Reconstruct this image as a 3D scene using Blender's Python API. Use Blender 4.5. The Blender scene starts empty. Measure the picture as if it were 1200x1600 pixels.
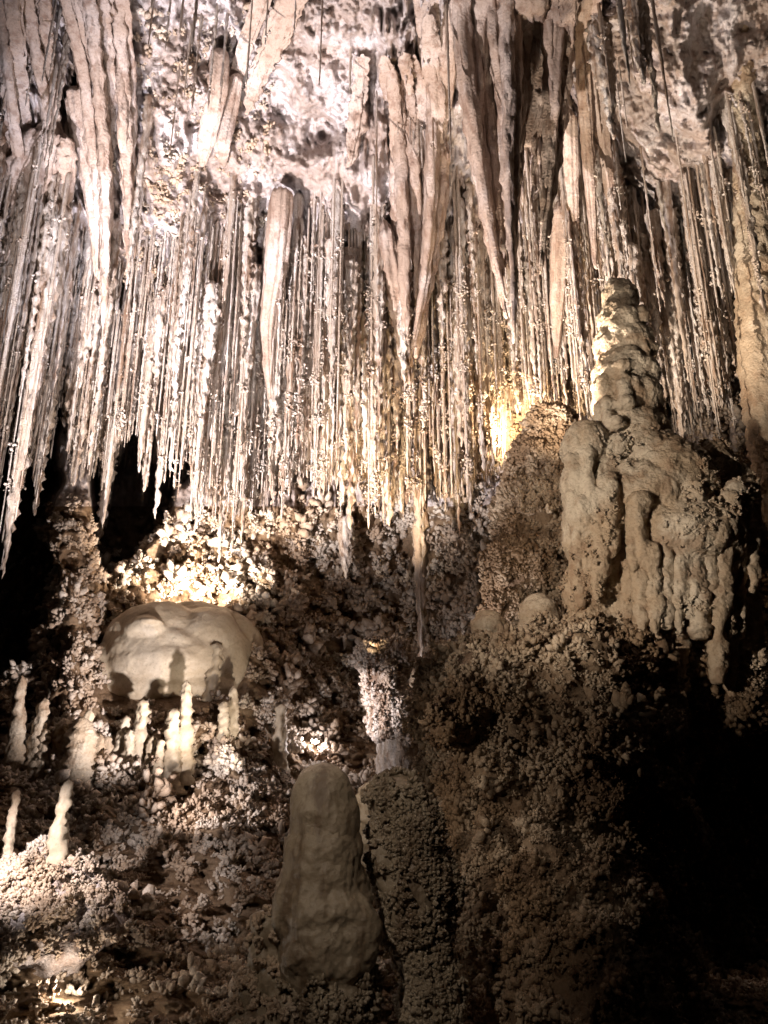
import bpy, math, random
import numpy as np
random.seed(7); RS = np.random.RandomState(11)
SC = bpy.context.scene
COL = SC.collection
# ------------------------------------------------------------------ camera
PITCH = math.radians(18.0); FPX = 1209.0; CAMZ = 1.6
cd = bpy.data.cameras.new('camera'); cam = bpy.data.objects.new('camera', cd); COL.objects.link(cam)
cam.location = (0, 0, CAMZ); cam.rotation_euler = (math.pi/2 + PITCH, 0, 0)
cd.sensor_fit = 'VERTICAL'; cd.sensor_height = 24; cd.lens = 24*FPX/1600.0
cd.clip_start = 0.05; cd.clip_end = 200
SC.camera = cam
SC.view_settings.view_transform = 'Standard'; SC.view_settings.look = 'None'
SC.view_settings.exposure = 0.0; SC.view_settings.gamma = 1.0
SC.cycles.max_bounces = 4; SC.cycles.diffuse_bounces = 2; SC.cycles.glossy_bounces = 2

def P(px, py, Y):
    """world point seen at photo position (px,py) at world depth Y"""
    px = np.asarray(px, float); py = np.asarray(py, float); Y = np.asarray(Y, float)
    xc = (px-600)/FPX; yc = (800-py)/FPX
    ry = math.cos(PITCH) - yc*math.sin(PITCH); rz = math.sin(PITCH) + yc*math.cos(PITCH)
    t = Y/ry
    return np.stack([xc*t, Y+0*t, CAMZ+rz*t], -1)
def mpp(px, py, Y):        # metres per photo pixel there
    yc = (800-py)/FPX
    return Y/(math.cos(PITCH)-yc*math.sin(PITCH))/FPX
def py_of(z, Y):           # photo row of height z at depth Y
    a = (z-CAMZ)/Y; c, s = math.cos(PITCH), math.sin(PITCH)
    return 800 - FPX*(a*c - s)/(c + a*s)

# ------------------------------------------------------------------ light: hidden tour lamps, plus added fill spots
w = bpy.data.worlds.new('World'); SC.world = w; w.use_nodes = True
bg = w.node_tree.nodes['Background']; bg.inputs[0].default_value = (0.9, 0.7, 0.5, 1); bg.inputs[1].default_value = 0.010
def lamp(name, pos, target, power, colr, size=0.06, angle=120, blend=0.8):
    l = bpy.data.lights.new(name, 'SPOT'); l.energy = power; l.color = colr
    l.shadow_soft_size = size; l.spot_size = math.radians(angle); l.spot_blend = blend
    o = bpy.data.objects.new(name, l); COL.objects.link(o); o.location = pos
    from mathutils import Vector
    d = Vector([float(v) for v in target]) - Vector([float(v) for v in pos])
    o.rotation_euler = d.to_track_quat('-Z', 'Y').to_euler()
    return o
WARM = (1.0, 0.85, 0.70); NEUT = (1.0, 0.90, 0.89); COOL = (0.87, 0.86, 1.0); GOLD = (1.0, 0.72, 0.42)
lamp('lamp_low_left', P(-300, 1300, 5.6), P(560, 400, 11.3), 7600, NEUT, .04, 62, .7)
lamp('lamp_low_front', P(330, 1500, 5.2), P(420, 300, 10.5), 1900, NEUT, .04, 50, .8)
lamp('lamp_ceiling_left', P(60, 900, 7.0), P(290, 240, 9.3), 2400, COOL, .04, 58, .9)
lamp('fill_left_ledge', P(340, 1240, 7.8), P(100, 930, 10.2), 640, NEUT, .05, 68, .8)  # added spot, lifts the otherwise dim popcorn column at left
lamp('lamp_basin', P(300, 922, 10.9), P(310, 830, 11.6), 270, WARM, .04, 165, .5)
lamp('lamp_basin_front', P(400, 1230, 8.6), P(270, 1010, 10.6), 120, WARM, .03, 60, .7)
lamp('lamp_behind_pillar', P(800, 700, 11.0), P(770, 520, 11.8), 420, GOLD, .05, 150, .8)
lamp('lamp_centre', P(560, 1150, 8.6), P(630, 630, 11.6), 2400, GOLD, .03, 38, .9)
lamp('lamp_cream', P(430, 1120, 9.0), P(590, 1100, 10), 170, NEUT, .03, 40, .5)
lamp('lamp_right', P(760, 760, 8.3), P(1090, 260, 9.5), 1900, WARM, .03, 82, .8)
lamp('fill_column', P(900, 1350, 4.6), P(1175, 200, 8.6), 1100, WARM, .04, 24, .6)  # added spot so the right-edge column does not stay dark
lamp('lamp_tower', (-2.1, 3.4, 3.4), P(1030, 780, 8.0), 1300, WARM, .06, 48, .9)
lamp('fill_foreground', (-1.5, 1.3, 3.9), P(530, 1290, 5.2), 260, WARM, .06, 32, .95)  # added front fill, set high so foreground shadows fall out of sight
lamp('fill_mound', (-1.7, 5.6, 2.3), P(850, 1230, 7.0), 95, WARM, .03, 60, .9)  # added grazing light that brings out the mound's relief
lamp('lamp_floor_left', P(-120, 1180, 4.9), P(70, 1350, 6.3), 300, NEUT, .03, 46, .8)
lamp('fill_slope', P(150, 1250, 7.6), P(370, 1200, 9.2), 230, NEUT, .04, 60, .8)  # added spot to brighten the coral slope
lamp('lamp_pillar', P(640, 1050, 9.6), P(800, 900, 10.2), 150, NEUT, .03, 50, .6)

# ------------------------------------------------------------------ noise
_p = RS.permutation(256); _p = np.concatenate([_p, _p, _p])
_g = RS.normal(size=(256, 3)); _g /= np.linalg.norm(_g, axis=1)[:, None]
def perlin(q):
    i = np.floor(q).astype(np.int64); f = q - i; i &= 255
    u = f*f*f*(f*(f*6-15)+10)
    def gr(a, b, c):
        h = _p[_p[_p[(i[..., 0]+a) & 255]+((i[..., 1]+b) & 255)]+((i[..., 2]+c) & 255)]
        g = _g[h]
        return g[..., 0]*(f[..., 0]-a)+g[..., 1]*(f[..., 1]-b)+g[..., 2]*(f[..., 2]-c)
    def L(a, b, t): return a+(b-a)*t
    x = u[..., 0]; y = u[..., 1]; z = u[..., 2]
    return L(L(L(gr(0,0,0), gr(1,0,0), x), L(gr(0,1,0), gr(1,1,0), x), y),
             L(L(gr(0,0,1), gr(1,0,1), x), L(gr(0,1,1), gr(1,1,1), x), y), z)*1.6
def fbm(q, oct=4, gain=.5):
    s = 0; a = 1.0; k = 1.0
    for o in range(oct):
        s = s + a*perlin(q*k + 17.3*o); a *= gain; k *= 2.03
    return s
def ridged(q, oct=3):
    s = 0; a = 1.0; k = 1.0
    for o in range(oct):
        s = s + a*(1-2*np.abs(perlin(q*k+9.1*o))); a *= .5; k *= 2.1
    return s

# ------------------------------------------------------------------ mesh helpers
def mk_mesh(name, V, F, m, smooth=True):
    """V (n,3); F (k,4) or (k,3) int array, or list of both"""
    me = bpy.data.meshes.new(name)
    Fs = [f for f in (F if isinstance(F, list) else [F]) if len(f)]
    me.vertices.add(len(V)); me.vertices.foreach_set('co', np.asarray(V, np.float32).ravel())
    nl = sum(f.size for f in Fs); npoly = sum(len(f) for f in Fs)
    me.loops.add(nl); me.loops.foreach_set('vertex_index', np.concatenate([f.ravel() for f in Fs]).astype(np.int32))
    tot = np.concatenate([np.full(len(f), f.shape[1]) for f in Fs]).astype(np.int32)
    st = np.concatenate([[0], np.cumsum(tot)[:-1]]).astype(np.int32)
    me.polygons.add(npoly); me.polygons.foreach_set('loop_start', st)
    me.polygons.foreach_set('use_smooth', np.full(npoly, smooth))
    me.update(calc_edges=True); me.validate()
    me.materials.append(m)
    return me
def obj(name, V, F, m, parent=None, loc=None, smooth=True):
    V = np.asarray(V, float)
    pl = np.zeros(3)
    if parent is not None: pl = np.array(parent.location)
    elif loc is not None: pl = np.asarray(loc, float)
    o = bpy.data.objects.new(name, mk_mesh(name, V-pl, F, m, smooth)); COL.objects.link(o)
    if parent is not None: o.parent = parent
    else: o.location = pl
    return o
def tag(o, label=None, cat=None, group=None, kind=None):
    if label: o['label'] = label
    if cat: o['category'] = cat
    if group: o['group'] = group
    if kind: o['kind'] = kind
    return o
def thing(name, loc, label, cat, group=None):
    o = bpy.data.objects.new(name, None); COL.objects.link(o); o.empty_display_size = .1
    o.location = [float(v) for v in loc]; return tag(o, label, cat, group)
class MB:
    def __init__(s): s.V = []; s.Q = []; s.T = []; s.n = 0
    def add(s, V, Q=None, T=None):
        s.V.append(V)
        if Q is not None and len(Q): s.Q.append(Q+s.n)
        if T is not None and len(T): s.T.append(T+s.n)
        s.n += len(V)
    def arrays(s):
        V = np.concatenate(s.V); F = []
        if s.Q: F.append(np.concatenate(s.Q))
        if s.T: F.append(np.concatenate(s.T))
        return V, F
def tube(path, rx, ry=None, nseg=8, flutes=0, famp=0., namp=0., nscale=8., zs=1.0, sharp=1.0, ringamp=0., seed=0.):
    """closed tube of horizontal rings along path; flutes, noise and growth rings on the radius"""
    path = np.asarray(path, float); n = len(path); rx = np.asarray(rx, float)
    ry = rx if ry is None else np.asarray(ry, float)
    th = np.arange(nseg)*2*math.pi/nseg
    fl = np.ones((n, nseg))
    if flutes:
        ph = flutes*th[None, :] + .5*np.sin(np.arange(n)/n*5+seed)[:, None]
        fl += famp*(np.abs(np.cos(ph/2+seed))**sharp*2-1)
        fl += famp*.5*np.sin(ph*1.7+seed*3)
    X = path[:, None, 0]+rx[:, None]*np.cos(th)*fl
    Yy = path[:, None, 1]+ry[:, None]*np.sin(th)*fl
    Z = path[:, None, 2]+0*X
    V = np.stack([X, Yy, Z], -1)
    if namp:
        q = V*nscale+seed*13.7; q[..., 2] *= zs
        nn = fbm(q, 3)
        if ringamp:
            nn = nn + ringamp*perlin(np.stack([Z*nscale*1.6+seed, X*1.2, Yy*1.2], -1))
        dd = V-path[:, None, :]
        k = (namp*nn)/np.maximum(np.maximum(rx, ry)[:, None], 1e-4)
        V = V+dd*np.clip(k, -.8, 1.5)[..., None]
    V = V.reshape(-1, 3)
    i = np.arange(n-1)[:, None]*nseg; j = np.arange(nseg)[None, :]; k = (j+1) % nseg
    Q = np.stack([i+j, i+k, i+nseg+k, i+nseg+j], -1).reshape(-1, 4)
    V = np.concatenate([V, path[:1], path[-1:]]); a = n*nseg; b = a+1
    jj = np.arange(nseg); kk = (jj+1) % nseg; e = (n-1)*nseg
    T = np.concatenate([np.stack([kk, jj, jj*0+a], -1), np.stack([e+jj, e+kk, jj*0+b], -1)])
    return V, Q, T
def curve(pts, n):
    """smooth resample of control points"""
    pts = np.asarray(pts, float); m = len(pts); t = np.linspace(0, m-1, n)
    i = np.clip(np.floor(t).astype(int), 0, m-2); f = (t-i)[:, None]
    g = lambda k: pts[np.clip(k, 0, m-1)]
    p0, p1, p2, p3 = g(i-1), g(i), g(i+1), g(i+2)
    return .5*((2*p1)+(-p0+p2)*f+(2*p0-5*p1+4*p2-p3)*f*f+(-p0+3*p1-3*p2+p3)*f**3)
def ico(sub):
    t = (1+5**.5)/2
    V = [(-1,t,0),(1,t,0),(-1,-t,0),(1,-t,0),(0,-1,t),(0,1,t),(0,-1,-t),(0,1,-t),(t,0,-1),(t,0,1),(-t,0,-1),(-t,0,1)]
    F = [(0,11,5),(0,5,1),(0,1,7),(0,7,10),(0,10,11),(1,5,9),(5,11,4),(11,10,2),(10,7,6),(7,1,8),(3,9,4),(3,4,2),(3,2,6),(3,6,8),(3,8,9),(4,9,5),(2,4,11),(6,2,10),(8,6,7),(9,8,1)]
    V = [np.array(v, float)/np.linalg.norm(v) for v in V]
    for _ in range(sub):
        c = {}; G = []
        def mid(a, b):
            k = (min(a, b), max(a, b))
            if k not in c:
                v = V[a]+V[b]; V.append(v/np.linalg.norm(v)); c[k] = len(V)-1
            return c[k]
        for a, b, d in F:
            x, y, z = mid(a, b), mid(b, d), mid(d, a)
            G += [(a,x,z),(b,y,x),(d,z,y),(x,y,z)]
        F = G
    return np.array(V), np.array(F)
ICO = [ico(0), ico(1), ico(2), ico(3)]
def knobs(C, R, sub=0, N=None):
    """many small rounded coral knobs merged: centres C, radii R, stretched a little along N"""
    v, f = ICO[sub]; n = len(C)
    A = RS.normal(size=(n, 3, 3)); A = np.linalg.qr(A)[0]
    s = RS.uniform(.7, 1.25, size=(n, 1, 3))
    v2 = np.einsum('nij,kj->nki', A, v)*s
    if N is not None:
        d = np.einsum('nki,ni->nk', v2, N); v2 = v2+d[..., None]*N[:, None, :]*.55
    v2 = v2*(1+(.18 if sub else .22)*RS.normal(size=(n, len(v), 1)))
    V = (C[:, None, :]+v2*np.asarray(R)[:, None, None]).reshape(-1, 3)
    F = (f[None]+(np.arange(n)*len(v))[:, None, None]).reshape(-1, 3)
    return V, F
def coral(C0, N0, size, per=9, spread=2.6, sub=0):
    """popcorn clusters: each is a little branching head of knobs standing off the surface"""
    n = len(C0); size = np.broadcast_to(size, (n,))
    C = np.repeat(C0, per, 0); N = np.repeat(N0, per, 0); S = np.repeat(size, per)
    d = RS.normal(size=(n*per, 3)); d /= np.linalg.norm(d, axis=1)[:, None]
    dn = np.einsum('ij,ij->i', d, N); d = d-N*np.minimum(dn, 0)[:, None]*1.6
    d[:, 2] += .25
    rr = S*spread*RS.uniform(.35, 1.0, n*per)
    return knobs(C+d*rr[:, None]+N*(S*.5)[:, None], S*RS.uniform(.55, 1.2, n*per), sub, d/np.linalg.norm(d, axis=1)[:, None])
def blobs(lst, voxel, namp=.03, nscale=4., smooth=2, zs=1., ringamp=0, fine=.0):
    """lumps fused into one smooth surface: lst of (centre, (rx,ry,rz)) ellipsoids and ready (V,F) meshes"""
    mb = MB()
    for it in lst:
        if len(it) == 2:
            c, r = it; v, f = ICO[3]; mb.add(v*np.array(r)+np.array(c), None, f)
        else: mb.add(it[0], it[1], it[2])
    V, F = mb.arrays()
    me = mk_mesh('t', V, F, MATS['rock']); o = bpy.data.objects.new('t', me); COL.objects.link(o)
    m = o.modifiers.new('r', 'REMESH'); m.mode = 'VOXEL'; m.voxel_size = voxel
    s = o.modifiers.new('s', 'SMOOTH'); s.iterations = smooth*3; s.factor = .5
    dg = bpy.context.evaluated_depsgraph_get(); e = o.evaluated_get(dg); r = e.to_mesh()
    nv = len(r.vertices); V = np.empty(nv*3, np.float32); r.vertices.foreach_get('co', V); V = V.reshape(-1, 3).astype(float)
    Nn = np.empty(nv*3, np.float32); r.vertices.foreach_get('normal', Nn); Nn = Nn.reshape(-1, 3).astype(float)
    nl = len(r.loops); li = np.empty(nl, np.int32); r.loops.foreach_get('vertex_index', li)
    F = li.reshape(-1, 4) if nl == len(r.polygons)*4 else None
    assert F is not None
    e.to_mesh_clear(); bpy.data.objects.remove(o); bpy.data.meshes.remove(me)
    q = V*nscale; q[:, 2] *= zs
    d = namp*fbm(q, 4)
    if ringamp: d = d+ringamp*perlin(np.stack([V[:, 2]*14, V[:, 0]*1.5, V[:, 1]*1.5], -1))
    if fine: d = d+fine*ridged(V*22, 2)
    return V+Nn*d[:, None], F.astype(np.int64), Nn

# ------------------------------------------------------------------ materials
def rock_mat(name, a, b, c, stain=.5, bump=.5, bscale=18., streak=True, rough=.6, bd=.04, spec=.35, fine=0):
    """a base, b pale calcite, c iron stain"""
    m = bpy.data.materials.new(name); m.use_nodes = True; nt = m.node_tree; N = nt.nodes; L = nt.links
    bs = N['Principled BSDF']; g = N.new('ShaderNodeNewGeometry')
    def noise(scale, detail, rgh=.6, vec=None):
        n = N.new('ShaderNodeTexNoise'); n.inputs['Scale'].default_value = scale; n.inputs['Detail'].default_value = detail
        n.inputs['Roughness'].default_value = rgh; L.new(vec or g.outputs['Position'], n.inputs['Vector']); return n
    def ramp(src, p0, p1):
        r = N.new('ShaderNodeMapRange'); r.inputs[1].default_value = p0; r.inputs[2].default_value = p1
        r.interpolation_type = 'SMOOTHSTEP'; L.new(src, r.inputs[0]); return r.outputs[0]
    def mix(f, x, y):
        k = N.new('ShaderNodeMix'); k.data_type = 'RGBA'
        if isinstance(f, float): k.inputs[0].default_value = f
        else: L.new(f, k.inputs[0])
        for i, v in ((6, x), (7, y)):
            if isinstance(v, tuple): k.inputs[i].default_value = (*v, 1)
            else: L.new(v, k.inputs[i])
        return k.outputs[2]
    mp = N.new('ShaderNodeMapping'); mp.inputs['Scale'].default_value = (1, 1, .10); L.new(g.outputs['Position'], mp.inputs[0])
    n1 = noise(1.1, 9, .65)
    if fine:
        mf = N.new('ShaderNodeMapping'); mf.inputs['Scale'].default_value = (1, 1, .03); L.new(g.outputs['Position'], mf.inputs[0])
        n1 = noise(11, 6, .75, mf.outputs[0])
    n2 = noise(9 if streak else 3.5, 6, .6, mp.outputs[0] if streak else None); n3 = noise(34, 5, .7)
    c1 = mix(ramp(n1.outputs[0], .42, .62), a, b)
    f = N.new('ShaderNodeMath'); f.operation = 'MULTIPLY'; f.inputs[1].default_value = stain
    L.new(ramp(n2.outputs[0], .48, .66), f.inputs[0])
    c2 = mix(f.outputs[0], c1, c)
    f3 = N.new('ShaderNodeMath'); f3.operation = 'MULTIPLY'; f3.inputs[1].default_value = .55
    L.new(ramp(n3.outputs[0], .5, .7), f3.inputs[0])
    c3 = mix(f3.outputs[0], c2, tuple(.5*x+.5*y*.6 for x, y in zip(c, a)))
    L.new(c3, bs.inputs['Base Color']); bs.inputs['Roughness'].default_value = rough
    bs.inputs['Specular IOR Level'].default_value = spec
    n4 = noise(bscale, 8, .72); vo = N.new('ShaderNodeTexVoronoi'); vo.inputs['Scale'].default_value = bscale*2.4
    L.new(g.outputs['Position'], vo.inputs['Vector'])
    ad = N.new('ShaderNodeMath'); ad.operation = 'MULTIPLY_ADD'; ad.inputs[1].default_value = .35
    L.new(vo.outputs['Distance'], ad.inputs[0]); L.new(n4.outputs[0], ad.inputs[2])
    bu = N.new('ShaderNodeBump'); bu.inputs['Strength'].default_value = bump; bu.inputs['Distance'].default_value = bd
    L.new(ad.outputs[0], bu.inputs['Height']); L.new(bu.outputs[0], bs.inputs['Normal'])
    return m
MATS = {}
MATS['rock'] = rock_mat('cave_rock', (.46, .37, .32), (.72, .66, .65), (.22, .12, .07), .5, .75, 20.)
MATS['straw'] = rock_mat('straw_calcite', (.54, .43, .34), (.80, .73, .67), (.22, .12, .065), .85, .7, 26., True, .5, .04, .4, 1)
MATS['drape'] = rock_mat('drapery_calcite', (.43, .32, .25), (.58, .48, .42), (.20, .11, .07), .6, .6, 14.)
MATS['coral'] = rock_mat('cave_coral', (.52, .39, .28), (.82, .73, .63), (.22, .13, .07), .55, .5, 30., False)
MATS['smooth'] = rock_mat('smooth_calcite', (.45, .34, .23), (.62, .53, .41), (.26, .15, .08), .6, .7, 12., False, .5)
MATS['wet'] = rock_mat('wet_flowstone', (.33, .26, .18), (.50, .41, .30), (.13, .08, .045), .75, .6, 9., True, .3, .03, .55)
MATS['brown'] = rock_mat('brown_coral', (.25, .165, .095), (.60, .48, .35), (.11, .06, .03), .7, .5, 30., False)
MATS['cream'] = rock_mat('cream_rock', (.55, .45, .32), (.66, .57, .44), (.36, .26, .16), .3, .3, 5., False, .5)
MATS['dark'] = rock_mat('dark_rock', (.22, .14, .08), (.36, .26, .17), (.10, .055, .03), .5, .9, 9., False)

# ------------------------------------------------------------------ the wall as one relief sheet
STEP = 2.4
gx = np.arange(-220, 1421, STEP); gy = np.arange(-260, 1760, STEP)
GX, GY = np.meshgrid(gx, gy)
ctrl = [(-200,-250,5.6),(300,-250,5.8),(700,-250,5.6),(1300,-250,6.2),
 (0,0,7.2),(300,0,7.9),(600,0,7.7),(900,0,7.6),(1200,0,7.7),(1400,0,7.4),
 (0,250,8.9),(300,250,9.6),(560,250,9.8),(750,250,10.2),(900,250,10.4),(1080,250,9.6),(1250,250,9.2),
 (0,450,10.0),(250,430,10.7),(430,400,10.8),(600,430,11.1),(800,450,11.7),(960,420,11.4),(1150,420,10.6),
 (0,650,11.2),(300,620,11.6),(560,620,12.0),(800,640,12.1),(1000,640,12.6),(1200,600,11.6),(-200,600,10.8),
 (300,800,12.0),(560,820,12.9),(700,850,12.9),(850,800,12.2),(1000,850,12.8),(1250,850,11.8),(110,850,11.2),
 (290,900,11.75),(300,975,11.8),(400,950,11.8),(560,1000,12.9),(700,1000,12.7),(150,980,11.2),(280,1085,10.4),(100,1100,10.2),
 (420,1090,11.0),(560,1100,12.2),(690,1080,12.0),(800,1050,11.4),(-150,1100,9.8),(60,1200,9.4),(300,1180,10.1),(480,1180,11.0),(600,1210,10.8),
 (100,1300,8.6),(300,1300,8.9),(450,1300,9.3),(600,1350,8.9),(750,1350,9.2),(60,1400,6.9),(200,1420,7.2),(350,1430,7.6),
 (550,1500,7.4),(800,1500,7.6),(60,1490,6.5),(80,1600,5.6),(300,1600,5.8),(600,1620,5.9),(900,1620,6.0),(1200,1620,6.4),
 (1100,1300,11.5),(1300,1300,10.8),(1100,1100,12.4),(-200,1350,6.6),(-200,1700,4.8),(400,1740,4.8),(1400,1740,5.0),(1150,1480,8.5)]
ctrl = np.array(ctrl, float)
def tps(c):
    n = len(c); p = c[:, :2]/1000.
    def K(r2): return .5*r2*np.log(r2+1e-12)
    A = np.zeros((n+3, n+3)); d = ((p[:, None]-p[None])**2).sum(-1)
    A[:n, :n] = K(d)+np.eye(n)*2e-4; A[:n, n] = 1; A[:n, n+1:] = p; A[n, :n] = 1; A[n+1:, :n] = p.T
    w_ = np.linalg.solve(A, np.concatenate([c[:, 2], np.zeros(3)]))
    def f(x, y):
        x = x/1000.; y = y/1000.; s = w_[n]+w_[n+1]*x+w_[n+2]*y
        for k in range(n): s = s+w_[k]*K((x-p[k, 0])**2+(y-p[k, 1])**2)
        return s
    return f
Yg = tps(ctrl)(GX, GY)
_wx = GX+11*fbm(np.stack([GX*.02, GY*.014, GX*0+3], -1), 4); _wy = GY+11*fbm(np.stack([GX*.02, GY*.014, GX*0+8], -1), 4)
def inpoly(pts):
    r = np.zeros(GX.shape, bool); n = len(pts)
    for i in range(n):
        x1, y1 = pts[i]; x2, y2 = pts[(i+1) % n]
        if y1 == y2: continue
        r ^= ((y1 > _wy) != (y2 > _wy)) & (_wx < (x2-x1)*(_wy-y1)/(y2-y1)+x1)
    return r
def blur(a, px_):
    k = max(1, int(px_/STEP)); a = a.astype(float)
    for _ in range(2):
        for ax in (0, 1):
            pad = [(0, 0), (0, 0)]; pad[ax] = (k+1, k); c = np.cumsum(np.pad(a, pad, mode='edge'), axis=ax)
            hi = np.take(c, np.arange(2*k+1, c.shape[ax]), axis=ax); lo = np.take(c, np.arange(0, c.shape[ax]-2*k-1), axis=ax)
            a = (hi-lo)/(2*k+1)
    return a
def mask(pts, b): return blur(inpoly(pts), b)
def bump2(cx, cy, rx, ry): return np.exp(-(((GX-cx)/rx)**2+((GY-cy)/ry)**2))
voidL = mask([(-220,600),(40,640),(95,600),(92,700),(82,800),(84,900),(70,980),(64,1040),(30,1060),(-220,1060)], 3)
voidM = mask([(150,600),(300,600),(300,740),(272,790),(230,850),(205,890),(160,900),(146,860)], 4)
voidR = mask([(1045,1130),(1110,1080),(1420,1060),(1420,1560),(1120,1540),(1050,1480),(1040,1300)], 14)
Yg += 9*voidL+6.5*voidM+7*voidR
Yg += 2.4*mask([(-20,190),(40,200),(48,255),(-20,255)], 5)
Yg += 1.6*mask([(855,150),(892,120),(900,330),(860,420),(850,330)], 8)
# niches and bosses seen in the picture
Yg += .9*bump2(195, 470, 34, 50)-.35*bump2(190, 590, 45, 40)+.35*bump2(240, 385, 30, 26)
Yg += .5*bump2(445, 310, 24, 30)+.5*bump2(500, 210, 26, 30)-.45*bump2(560, 310, 45, 70)
Yg += .45*bump2(1100, 290, 50, 26)-.5*bump2(1090, 160, 90, 90)-.55*bump2(270, 200, 60, 130)
Yg += .4*bump2(1130,180,20,40)
Yg -= .35*bump2(375, 1210, 50, 90)+.3*bump2(150, 1270, 40, 50)
Yg -= 1.0*bump2(110, 960, 42, 170)                         # popcorn column at left
W = P(GX, GY, Yg)
m_flute = mask([(-220,-260),(200,-260),(215,420),(340,425),(420,400),(560,390),(600,-260),(900,-260),(930,250),(1150,480),(1420,520),(1420,700),(1100,700),(900,650),(760,790),(420,820),(300,760),(-220,720)], 20)
m_low = np.clip((GY-760)/60, 0, 1)
m_basin = mask([(170,1070),(165,990),(190,950),(360,950),(385,980),(390,1060),(380,1095),(300,1105),(160,1105)], 8)
Yg = Yg-.0*mask([(185,1035),(178,990),(215,952),(270,943),(330,945),(352,970),(350,1005),(300,1040),(240,1066)], 9)
q = W.copy()
big = fbm(W*.8, 4); mid = fbm((W+.25*big[..., None]*np.array([1., 0, .6]))*np.array([3.6, 3.2, 1.5])+5, 4); fin = ridged(W*9+3, 3)
qf = W*np.array([4.5, 1.2, .22])+.35*big[..., None]; fl1 = ridged(qf, 3)
qf2 = W*np.array([13., 3, .35]); fl2 = perlin(qf2)
sm = 1-.93*m_basin
disp = .34*big*sm+.15*mid*(1-.5*m_flute)*sm*np.where(GY < 430, .7, 1)+.035*fin*(1-.6*m_flute)*sm-m_flute*(.30*fl1+.16*fl2-.12)
b1 = np.abs(perlin(W*2.3+2)); b2 = np.abs(perlin(W*5.3+11)); billow = .36*b1+.17*b2
m_c = np.clip((430-GY)/60, 0, 1)*(1-m_flute)
disp -= m_c*(.13*ridged(W*np.array([1.9, 1.6, .7])+.5*big[..., None], 2)+.045*ridged(W*np.array([5., 3, 1.3])+.6*mid[..., None], 3)+.02*ridged(W*np.array([16., 8, 6.]), 2))
disp -= billow*np.clip(m_low+.25*m_flute, 0, 1)*sm
Yg = Yg+disp
W = P(GX, GY, Yg)
ny, nx = GX.shape
idx = np.arange(nx*ny).reshape(ny, nx)
Q = np.stack([idx[:-1, :-1], idx[1:, :-1], idx[1:, 1:], idx[:-1, 1:]], -1)
rowc = (gy[:-1]+gy[1:])/2
du = np.gradient(W, axis=1); dv = np.gradient(W, axis=0); NW = np.cross(dv, du); NW /= np.linalg.norm(NW, axis=2)[..., None]+1e-9
NW *= np.where((NW*(W-np.array([0, 0, CAMZ]))).sum(-1) > 0, -1, 1)[..., None]
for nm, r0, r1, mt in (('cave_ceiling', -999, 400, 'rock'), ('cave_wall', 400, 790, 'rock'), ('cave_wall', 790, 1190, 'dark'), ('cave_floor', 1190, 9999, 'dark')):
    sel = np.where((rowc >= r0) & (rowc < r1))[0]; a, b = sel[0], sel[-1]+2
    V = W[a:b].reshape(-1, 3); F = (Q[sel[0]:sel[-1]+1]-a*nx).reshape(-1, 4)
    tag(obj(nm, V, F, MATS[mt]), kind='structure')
def surf(px, py):
    i = np.clip(np.round((np.asarray(py)-gy[0])/STEP).astype(int), 0, ny-1); j = np.clip(np.round((np.asarray(px)-gx[0])/STEP).astype(int), 0, nx-1)
    return Yg[i, j], W[i, j], NW[i, j]
# rock shell that closes the cave round the viewer
def shell():
    v, f = ICO[3]; V = v*np.array([15, 26, 17])+np.array([0, 2, 4]); V = V[:]; V[:, 2] = np.maximum(V[:, 2], -2.6)
    V = V*(1+.06*fbm(V*.3, 2))[:, None]
    return V, f
v, f = shell(); tag(obj('cave_chamber', v, f, MATS['dark']), kind='structure')

# ------------------------------------------------------------------ stalactites
def stalactite(px, pt, pb, wt, seed, Yd=None, flutes=0, wb=2.0, rough=.25, lean=0., power=.8, fade=.0):
    """hangs from photo row pt to pb at (tip) column px; wt top width in photo pixels"""
    # column where the attach point stands: vertical line through the tip
    if Yd is None:
        Yd = float(surf(px, pt)[0])-.05-wt*.004
    tip = P(px, pb, Yd); s = mpp(px, pb, Yd)
    c, sn = math.cos(PITCH), math.sin(PITCH)
    yc = (800-pt)/FPX; zt = CAMZ+Yd*(sn+yc*c)/(c-yc*sn)
    zt += max(0., float(surf(px, pt)[0])-Yd)*2.2+.08 if wt < 24 else .1
    L_ = zt-tip[2]; n = max(6, int(L_/.05)); n = min(n, 60)
    t = np.linspace(0, 1, n); path = np.stack([tip[0]+lean*(1-t)*L_+0*t, tip[1]+.0*t, zt-t*L_], -1)
    r0 = wt*s*.5; r1 = wb*s*.5
    r = r1+(r0-r1)*(1-t)**power*(1+.09*np.sin(t*L_*6+seed*5)+.05*np.sin(t*L_*15+seed)); r *= (1+.10*np.sin(t*9+seed)); r[-1] = r1*.25
    if n > 6: r[-2] *= .8
    path[:, 0] += .12*r0*np.sin(t*4+seed); r[0] *= .5
    ns = 7 if wt < 9 else (12 if wt < 20 else 24)
    return tube(path, r, r*.9, ns, flutes, .22 if flutes else 0, min(r0*rough, .06), 22., .5 if wt > 12 else .8, .7, 0, seed)+(tip, zt, Yd, r0)
fringe_x = [-220, 0, 30, 55, 85, 95, 112, 150, 165, 200, 250, 300, 345, 380, 430, 470, 540, 570, 605, 640, 700, 760, 800, 860, 930, 1000, 1070, 1130, 1200, 1420]
fringe_y = [880, 870, 740, 790, 640, 650, 760, 740, 800, 690, 770, 775, 830, 800, 790, 745, 800, 755, 815, 760, 800, 770, 650, 645, 650, 670, 690, 640, 560, 560]
attach_x = [-220, 30, 66, 165, 205, 230, 270, 340, 420, 520, 600, 700, 800, 900, 980, 1080, 1200, 1420]
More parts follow.
